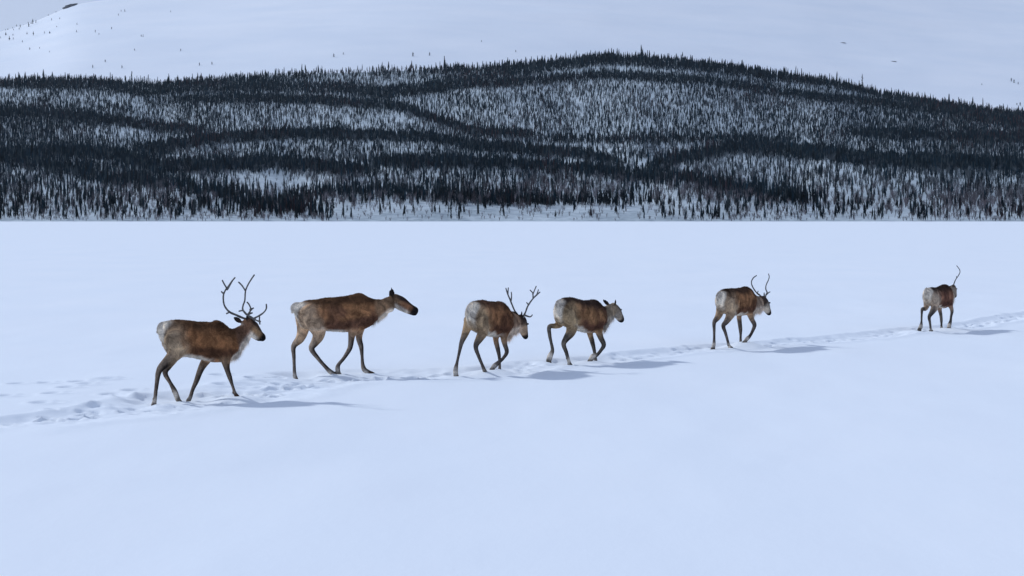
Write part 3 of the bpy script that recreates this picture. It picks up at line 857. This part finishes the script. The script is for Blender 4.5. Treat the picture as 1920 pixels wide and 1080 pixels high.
def mount_z(px, py):
    j = np.interp(px, mpx, np.arange(len(mpx))); i = int(round(j)); i = min(max(i, 0), len(mpx) - 1)
    # the visible surface point in that direction: first one from below that reaches the sight line
    el = (mz[:, i] - CAMH) / md[:, i]; want = (HORIZON - py) / F
    k = int(np.argmax(el >= want)) if (el >= want).any() else len(el) - 1
    d = md[k, i]
    return (px - 960) / F * d, d, mz[k, i]

# ------------------------------------------------------------------ trees
def jag_cone_tree(layers, seg, rng, h=1.0, r=.13, droop=.35, tiers_jit=.3):
    """unit spruce: overlapping ragged tiers around the stem; returns crown V, F"""
    V, Fc = [], []
    base = .04 + .08 * rng.random()
    for L in range(layers):
        f = L / layers
        z0 = base + (1 - base) * f
        rr = r * (1 - f) ** .75 * (1 - tiers_jit / 2 + tiers_jit * rng.random()) * (.75 + .25 * min(1, f * 8 + .4))
        zt = min(1.0, z0 + (1 - base) / layers * 2.0 + .02)
        zb = z0 - rr * droop
        cx, cy = (rng.random() - .5) * r * .12, (rng.random() - .5) * r * .12
        t = len(V); V.append((cx, cy, zt))
        ph = rng.random() * 6.28
        for k in range(seg * 2):
            a = ph + math.pi * k / seg + (rng.random() - .5) * .35
            q = rr * ((1.0 + .35 * rng.random()) if k % 2 == 0 else (.42 + .2 * rng.random()))
            V.append((cx + q * math.cos(a), cy + q * math.sin(a), zb + (0 if k % 2 == 0 else rr * .45) + (rng.random() - .5) * rr * .35))
        n = seg * 2
        for k in range(n): Fc.append((t, t + 1 + k, t + 1 + (k + 1) % n))
    return np.array(V), np.array(Fc)

def far_forest(name, px, t, hts, rad_f, tint, variants, label, mat):
    X, Y, Z = hill_point(px, t)
    keepV, keepF, keepC = [], [], []; off = 0
    which = NR.randint(0, len(variants), len(px))
    for v, (V, Fc) in enumerate(variants):
        sel = np.where(which == v)[0]
        if not len(sel): continue
        n = len(sel); a = NR.rand(n) * 6.283; ca, sa = np.cos(a)[:, None], np.sin(a)[:, None]
        H = hts[sel][:, None]; Rr = H * rad_f[sel][:, None]
        lean = NR.normal(0, .025, (n, 2))
        vx = (V[None, :, 0] * ca - V[None, :, 1] * sa) * Rr + lean[:, :1] * V[None, :, 2] * H + X[sel][:, None]
        vy = (V[None, :, 0] * sa + V[None, :, 1] * ca) * Rr + lean[:, 1:] * V[None, :, 2] * H + Y[sel][:, None]
        vz = V[None, :, 2] * H + Z[sel][:, None] - .15
        keepV.append(np.stack([vx, vy, vz], -1).reshape(-1, 3))
        keepF.append((Fc[None] + (np.arange(n) * len(V))[:, None, None] + off).reshape(-1, 3))
        keepC.append(np.repeat(tint[sel], len(V), 0)); off += n * len(V)
    me = np_mesh(name, np.vstack(keepV), np.vstack(keepF), smooth=False)
    vcol(me, 'tint', np.vstack(keepC))
    o = link(name, me, mat); tag(o, label, 'trees', kind='stuff')
    return o

# how thickly the trees stand, by place on the slope
def density(px, py):
    shift = 5.0
    b = band_amount(px, py, shift)
    cl = fbm(px / 45.0, py / 16.0, 91, 3)
    d = .55 + .22 * cl
    d = d + .30 * vnoise(px / 230.0, py / 60.0, 93)
    # thin larch-like stand facing the lake on the right half
    d *= 1 + .30 * sstep(900, 1000, px) * sstep(1700, 1500, px) * sstep(145, 165, py) * sstep(268, 250, py)
    # dark left side
    d += .9 * sstep(340, 60, px) * sstep(190, 215, py) * sstep(330, 300, py)
    d += .5 * sstep(1500, 1750, px) * sstep(330, 250, py)
    # open places
    for (x, y, sx, sy, k) in ((220, 256, 150, 13, .65), (505, 346, 125, 18, .93), (1190, 314, 80, 11, .75), (330, 272, 70, 12, .5), (110, 400, 90, 16, .6), (1010, 303, 80, 7, .6), (700, 345, 180, 8, .4), (1500, 385, 400, 20, .35)):
        d *= 1 - k * np.exp(-(((px - x) / sx) ** 2 + ((py - y) / sy) ** 2) ** 1.5)
    strip = sstep(590, 640, px) * sstep(1280, 1215, px) * sstep(383, 390, py)
    d *= 1 - .79 * strip
    left_strip = sstep(560, 500, px) * sstep(392, 402, py)
    d *= 1 - .45 * left_strip
    d *= 1 - .25 * sstep(1260, 1300, px) * sstep(396, 404, py)
    d *= 1 + .5 * sstep(1000, 850, px)
    d = np.clip(d, .04, 1.5)
    d = d + 5.0 * np.clip(b, 0, 1.1) * (1 - strip)
    return d

def sample(n, lam_scale, seed):
    r = np.random.RandomState(seed)
    px = r.uniform(-420, 2340, n); t = r.rand(n) ** .93
    py = py_of(px, t)
    keep = r.rand(n) < density(px, py) * lam_scale * (hill_point(px, t)[1] / 2100.0) ** 2 * (1 - .42 * sstep(.5, .12, t))
    # crest thins out on the left where snow shows between the last trees
    edge = (t > .975) & (px < 640) & (r.rand(n) < .4)
    keep &= ~edge & (t > .004)
    return px[keep], t[keep], py[keep]

SP_PX, SP_T, SP_PY = sample(520000, .45, 21)
hts = (5.6 - 1.4 * sstep(.05, .5, SP_T)) * np.exp(NR.normal(0, .28, len(SP_PX))); hts = np.clip(hts, 2.5, 13.0)
hts *= np.where(SP_T > .955, np.random.RandomState(8).uniform(.8, 1.65, len(hts)), 1)
hts *= np.where((SP_PX > 1090) & (SP_PX < 1160) & (SP_T > .97), 1.25, 1)
# the 300 that show largest are trees of their own
inframe = (SP_PX > -10) & (SP_PX < 1930)
app = np.where(inframe, hts / hill_point(SP_PX, SP_T)[1], 0)
order = np.argsort(-app)
own = np.zeros(len(SP_PX), bool); own[order[:300]] = True
print('spruces', len(SP_PX))

rv = random.Random(3)
FARV = [jag_cone_tree(3, 3, rv, r=1.0, droop=.06) for _ in range(10)]
MIDV = [jag_cone_tree(8, 4, rv, r=1.0, droop=.05) for _ in range(8)]
def tint_for(px, py, n):
    t = np.array([[.006, .019, .029]]) * np.exp(NR.normal(0, .35, (n, 1)))
    grey = (NR.rand(n) < .18)[:, None]
    t = np.where(grey, np.array([[.045, .062, .070]]), t)
    pink = sstep(.1, .8, fbm(px / 130.0, py / 40.0, 97, 2) + .5 * sstep(320, 390, py))[:, None] * (NR.rand(n) < .22)[:, None]
    return t * (1 - pink) + np.array([[.045, .032, .038]]) * pink

rest = ~own
near_m = rest & (SP_T < .14)
far_m = rest & ~near_m
radf = NR.uniform(.085, .135, len(SP_PX))
far_forest('spruce_forest', SP_PX[far_m], SP_T[far_m], hts[far_m], radf[far_m], tint_for(SP_PX[far_m], SP_PY[far_m], far_m.sum()), FARV, 'dense dark spruce forest covering the hillside in bands', M_TREE)
far_forest('lower_spruce_forest', SP_PX[near_m], SP_T[near_m], hts[near_m], radf[near_m], tint_for(SP_PX[near_m], SP_PY[near_m], near_m.sum()), MIDV, 'dark spruces massed behind the first row on the lake shore', M_TREE)

# leafless birch and willow brush: pinkish brown haze of twigs
def brush_variant(rng, n=18):
    V, Fc = [], []
    for k in range(n):
        a = rng.random() * 6.28; sp = rng.random() ** .8 * .8; z1 = .45 + .55 * rng.random()
        x, y = math.cos(a) * sp, math.sin(a) * sp
        x0, y0, z0 = x * .15, y * .15, .1 * rng.random()
        w = .03
        b = len(V)
        V += [(x0 - w * math.sin(a), y0 + w * math.cos(a), z0), (x0 + w * math.sin(a), y0 - w * math.cos(a), z0), (x, y, z1)]
        Fc.append((b, b + 1, b + 2))
        xm, ym, zm = (x0 + x) / 2, (y0 + y) / 2, (z0 + z1) / 2
        a2 = a + rng.uniform(-1.5, 1.5); b = len(V)
        V += [(xm, ym, zm - .02), (xm, ym, zm + .03), (xm + .5 * math.cos(a2), ym + .5 * math.sin(a2), zm + .3)]
        Fc.append((b, b + 1, b + 2))
    return np.array(V), np.array(Fc)
r = np.random.RandomState(77); n = 42000
bpx = r.uniform(-420, 2340, n); bt = r.rand(n) ** 1.05; bpy_ = py_of(bpx, bt)
pr = .38 + .40 * sstep(0, .8, fbm(bpx / 130.0, bpy_ / 40.0, 97, 2) + .6 * sstep(320, 395, bpy_)) 
pr *= 1 - .55 * (sstep(590, 640, bpx) * sstep(1280, 1215, bpx) * sstep(383, 390, bpy_))
pr *= 1 - .8 * np.clip(band_amount(bpx, bpy_, 3), 0, 1)
for (x, y, sx, sy, k) in ((500, 345, 90, 11, .6), (220, 250, 120, 11, .5)):
    pr *= 1 - k * np.exp(-(((bpx - x) / sx) ** 2 + ((bpy_ - y) / sy) ** 2) ** 1.5)
kp = (r.rand(n) < pr) & (bt > .003)
bpx, bt, bpy_ = bpx[kp], bt[kp], bpy_[kp]
bh = np.clip((2.4 + 2.2 * sstep(.03, .15, bt)) * np.exp(r.normal(0, .35, len(bpx))), .8, 8)
gk = np.clip(sstep(.1, .45, bt) + .3 * r.rand(len(bpx)), 0, 1)[:, None]
bt_c = (np.array([[.15, .13, .14]]) * (1 - gk) + np.array([[.11, .13, .145]]) * gk) * np.exp(r.normal(0, .35, (len(bpx), 1)))
far_forest('bare_birch_brush', bpx, bt, bh, r.uniform(.22, .42, len(bpx)), bt_c, [brush_variant(rv) for _ in range(8)], 'leafless pinkish brown birch and willow brush among the spruces', M_TREE)

# ---- single spruces
def stem_mesh(rng):
    bm = bmesh.new(); seg = 7; rings = []
    for k in range(8):
        f = k / 7; r_ = .016 * (1 - f) + .0015; cx, cy = (rng.random() - .5) * .006, (rng.random() - .5) * .006
        rings.append([bm.verts.new((cx + r_ * math.cos(6.283 * j / seg), cy + r_ * math.sin(6.283 * j / seg), -.03 + f * 1.01)) for j in range(seg)])
    for a, b in zip(rings[:-1], rings[1:]):
        for j in range(seg): bm.faces.new((a[j], a[(j + 1) % seg], b[(j + 1) % seg], b[j]))
    me = bpy.data.meshes.new('trunk'); bm.to_mesh(me); bm.free(); me.materials.append(M_BARK)
    return me

def crown_mesh(rng, r, gap):
    """many drooping boughs, each a little fan of needle-covered twigs"""
    V, Fc = [], []
    base = .05 + .1 * rng.random(); z = base
    bare = [rng.random() for _ in range(3)]
    while z < .985:
        f = (z - base) / (1 - base)
        prof = (1 - f) ** .8 * (.65 + .35 * math.sin(f * 9 + bare[0] * 6)) * (.6 + .4 * min(1, f * 6 + .3))
        L = r * (prof + .08)
        nb = 5 if f < .8 else 4
        for k in range(nb):
            if rng.random() < gap: continue
            a = rng.random() * 6.283; l = L * (.65 + .6 * rng.random()); dr = -.28 - .3 * rng.random() + .5 * f
            ca, sa = math.cos(a), math.sin(a)
            w = l * (.22 + .12 * rng.random()) + .004
            zz = z + (rng.random() - .5) * .01
            p0 = (0, 0, zz + .012); pm1 = (ca * l * .55 - sa * w, sa * l * .55 + ca * w, zz + l * dr * .5 - .012); pm2 = (ca * l * .55 + sa * w, sa * l * .55 - ca * w, zz + l * dr * .5 - .012)
            pc = (ca * l * .6, sa * l * .6, zz + l * dr * .5 + .008); pt = (ca * l, sa * l, zz + l * dr * .75 + .01)
            b = len(V); V += [p0, pm1, pc, pm2, pt]
            Fc += [(b, b + 1, b + 2), (b, b + 2, b + 3), (b + 1, b + 4, b + 2), (b + 2, b + 4, b + 3)]
            # hanging twigs
            for q in (.35, .7):
                b = len(V); xx, yy, zq = ca * l * q, sa * l * q, zz + l * dr * q * .8
                V += [(xx - sa * .006, yy + ca * .006, zq), (xx + sa * .006, yy - ca * .006, zq), (xx + ca * .006, yy + sa * .006, zq - .018 - .012 * rng.random())]
                Fc.append((b, b + 1, b + 2))
        z += .016 + .006 * rng.random()
    # leader
    b = len(V); V += [(-.006, 0, .95), (.006, 0, .95), (0, .006, .95), (0, 0, 1.03)]; Fc += [(b, b + 1, b + 3), (b + 1, b + 2, b + 3), (b + 2, b, b + 3)]
    me = np_mesh('crown', np.array(V), np.array(Fc), smooth=False); me.materials.append(M_NEEDLE)
    return me

KINDS = []
for k in range(7):
    rr = random.Random(50 + k)
    KINDS.append((stem_mesh(rr), crown_mesh(rr, .105 + .012 * (k % 4), .08 + .07 * (k % 3))))

def single_tree(x, y, z, h, k, label, group, wide=1.0):
    e = bpy.data.objects.new('spruce_tree', None); C.objects.link(e); e.empty_display_size = 1
    e.location = (x, y, z - .1); e.scale = (h * wide, h * wide, h); e.rotation_euler = (RND.gauss(0, .02), RND.gauss(0, .02), RND.random() * 6.28)
    tag(e, label, 'spruce', group)
    link('trunk', KINDS[k][0], None, e); link('crown', KINDS[k][1], None, e)
    return e
ox_, oy_, oz_ = hill_point(SP_PX[own], SP_T[own])
for i, (x, y, z, h) in enumerate(zip(ox_, oy_, oz_, hts[own])):
    single_tree(float(x), float(y), float(z), float(h), i % len(KINDS), 'slender dark spruce in the first rows of trees along the far lake shore', 'spruces along the far lake shore')

# ---- lone spruces on the bare mountain (read in an enlarged detail, 4x)
LONE = [(60, 270, 14), (85, 300, 13), (115, 300, 9), (113, 275, 8), (58, 240, 7), (118, 235, 8), (168, 205, 10), (160, 222, 8), (140, 195, 7), (110, 187, 5), (232, 203, 12), (262, 175, 16),
        (250, 185, 10), (285, 170, 9), (228, 182, 7), (325, 188, 6), (378, 122, 9), (436, 98, 6), (403, 155, 8), (463, 150, 4), (440, 210, 7), (265, 262, 13), (218, 262, 9), (349, 250, 7), (388, 258, 12),
        (183, 320, 10), (237, 375, 10), (311, 375, 4), (385, 405, 6), (592, 190, 6), (588, 243, 5), (850, 220, 9), (902, 120, 8), (922, 95, 5), (950, 95, 8), (1292, 98, 6), (1070, 280, 8), (1085, 280, 8),
        (728, 247, 4), (755, 270, 5), (1020, 392, 4), (1365, 392, 4), (20, 290, 6), (75, 232, 5), (193, 185, 5), (800, 465, 6), (707, 510, 12), (925, 510, 11), (1505, 488, 10), (1598, 488, 11)]
for i, (u, v, hp) in enumerate(LONE):
    px, py = u / 4, (v + hp) / 4
    lab = ('small lone spruce near the left skyline of the bare white mountain' if px < 120 and py < 85 else
           'small lone spruce out on the open left face of the white mountain' if py < 105 else 'lone spruce standing just above the upper edge of the forest at left')
    x, y, z = mount_z(px, py)
    single_tree(x, y, z - .2, max(hp * 2.5 / 4 * y / F, 6.0), i % len(KINDS), lab, 'lone spruces on the bare mountain', 2.6)
for (px, py, hp) in ((627, 110, 4), (645, 106, 2.5), (775, 108, 5), (806, 108, 4), (967, 101, 3), (903, 81, 2), (1898, 158, 4), (1893, 155, 4), (1906, 160, 3), (1910, 200, 4), (1904, 199, 3), (1838, 163, 2)):
    x, y, z = mount_z(px, py)
    single_tree(x, y, z - .2, max(hp * 1.8 * y / F, 5.0), 3, 'tiny dark spruce on the white mountain above the right end of the forest' if px > 1500 else 'tiny dark spruce on the white mountain above the middle of the forest crest', 'lone spruces on the bare mountain', 2.6)

# ------------------------------------------------------------------ bare rock on the mountain
rm, nt, b = new_mat('dark_rock'); n_ = noise_node(nt, .6, 5, .6, geo_pos(nt))
rr_ = ramp_node(nt, n_.outputs[0], [(.35, (.05, .05, .055)), (.65, (.22, .22, .23))]); nt.links.new(rr_.outputs[0], b.inputs['Base Color']); b.inputs['Roughness'].default_value = .95
for (px, py, L, H, lab) in ((136, 15, 26, 5, 'dark bare rock outcrop on the left skyline of the white mountain'), (1578, 84, 9, 1.1, 'upper faint rock outcrop on the right side of the white mountain'), (1672, 118, 12, 1.4, 'lower dark rock rib on the right side of the white mountain')):
    x, y, z = mount_z(px, py); u = y / F
    bm = bmesh.new(); bmesh.ops.create_icosphere(bm, subdivisions=3, radius=1)
    for v in bm.verts:
        q = 1 + .35 * float(fbm(np.array([v.co.x * 2.3 + px]), np.array([v.co.z * 2.3 + v.co.y * 2]), 7, 3)[0])
        v.co = Vector((v.co.x * L / 2 * u * q, v.co.y * 10 * q, v.co.z * H / 2 * u * q))
    km = bpy.data.meshes.new('rock'); bm.to_mesh(km); bm.free()
    k_ = link('rock_outcrop', km, rm); k_.location = (x, y, z); k_.rotation_euler = (0, (-.30 if px < 500 else .08), 0)
    tag(k_, lab, 'rock', 'rocks showing through the mountain snow')

# ------------------------------------------------------------------ thin cold haze
hm = bpy.data.materials.new('haze_air'); hm.use_nodes = True
for n in list(hm.node_tree.nodes): hm.node_tree.nodes.remove(n)
ho = hm.node_tree.nodes.new('ShaderNodeOutputMaterial'); hv = hm.node_tree.nodes.new('ShaderNodeVolumePrincipled')
hv.inputs['Color'].default_value = (.80, .88, .97, 1); hv.inputs['Density'].default_value = 1.6e-5; hv.inputs['Anisotropy'].default_value = .3
hm.node_tree.links.new(hv.outputs[0], ho.inputs['Volume'])
bm = bmesh.new(); bmesh.ops.create_cube(bm, size=1.0); hme = bpy.data.meshes.new('haze'); bm.to_mesh(hme); bm.free()
hz = link('haze', hme, hm); zlo = min(float(HZ.min()), float(np.vstack(mbz).min()), -0.5) - 1.0; zhi = float(mz.max()) + 40.0
hz.scale = (24000, 24000, zhi - zlo); hz.location = (0, 0, (zhi + zlo) / 2)
print('haze', zlo, zhi)
tag(hz, 'thin cold haze over the lake and hills', kind='stuff')
for D in DEER:
    print(D['name'], D['info'])
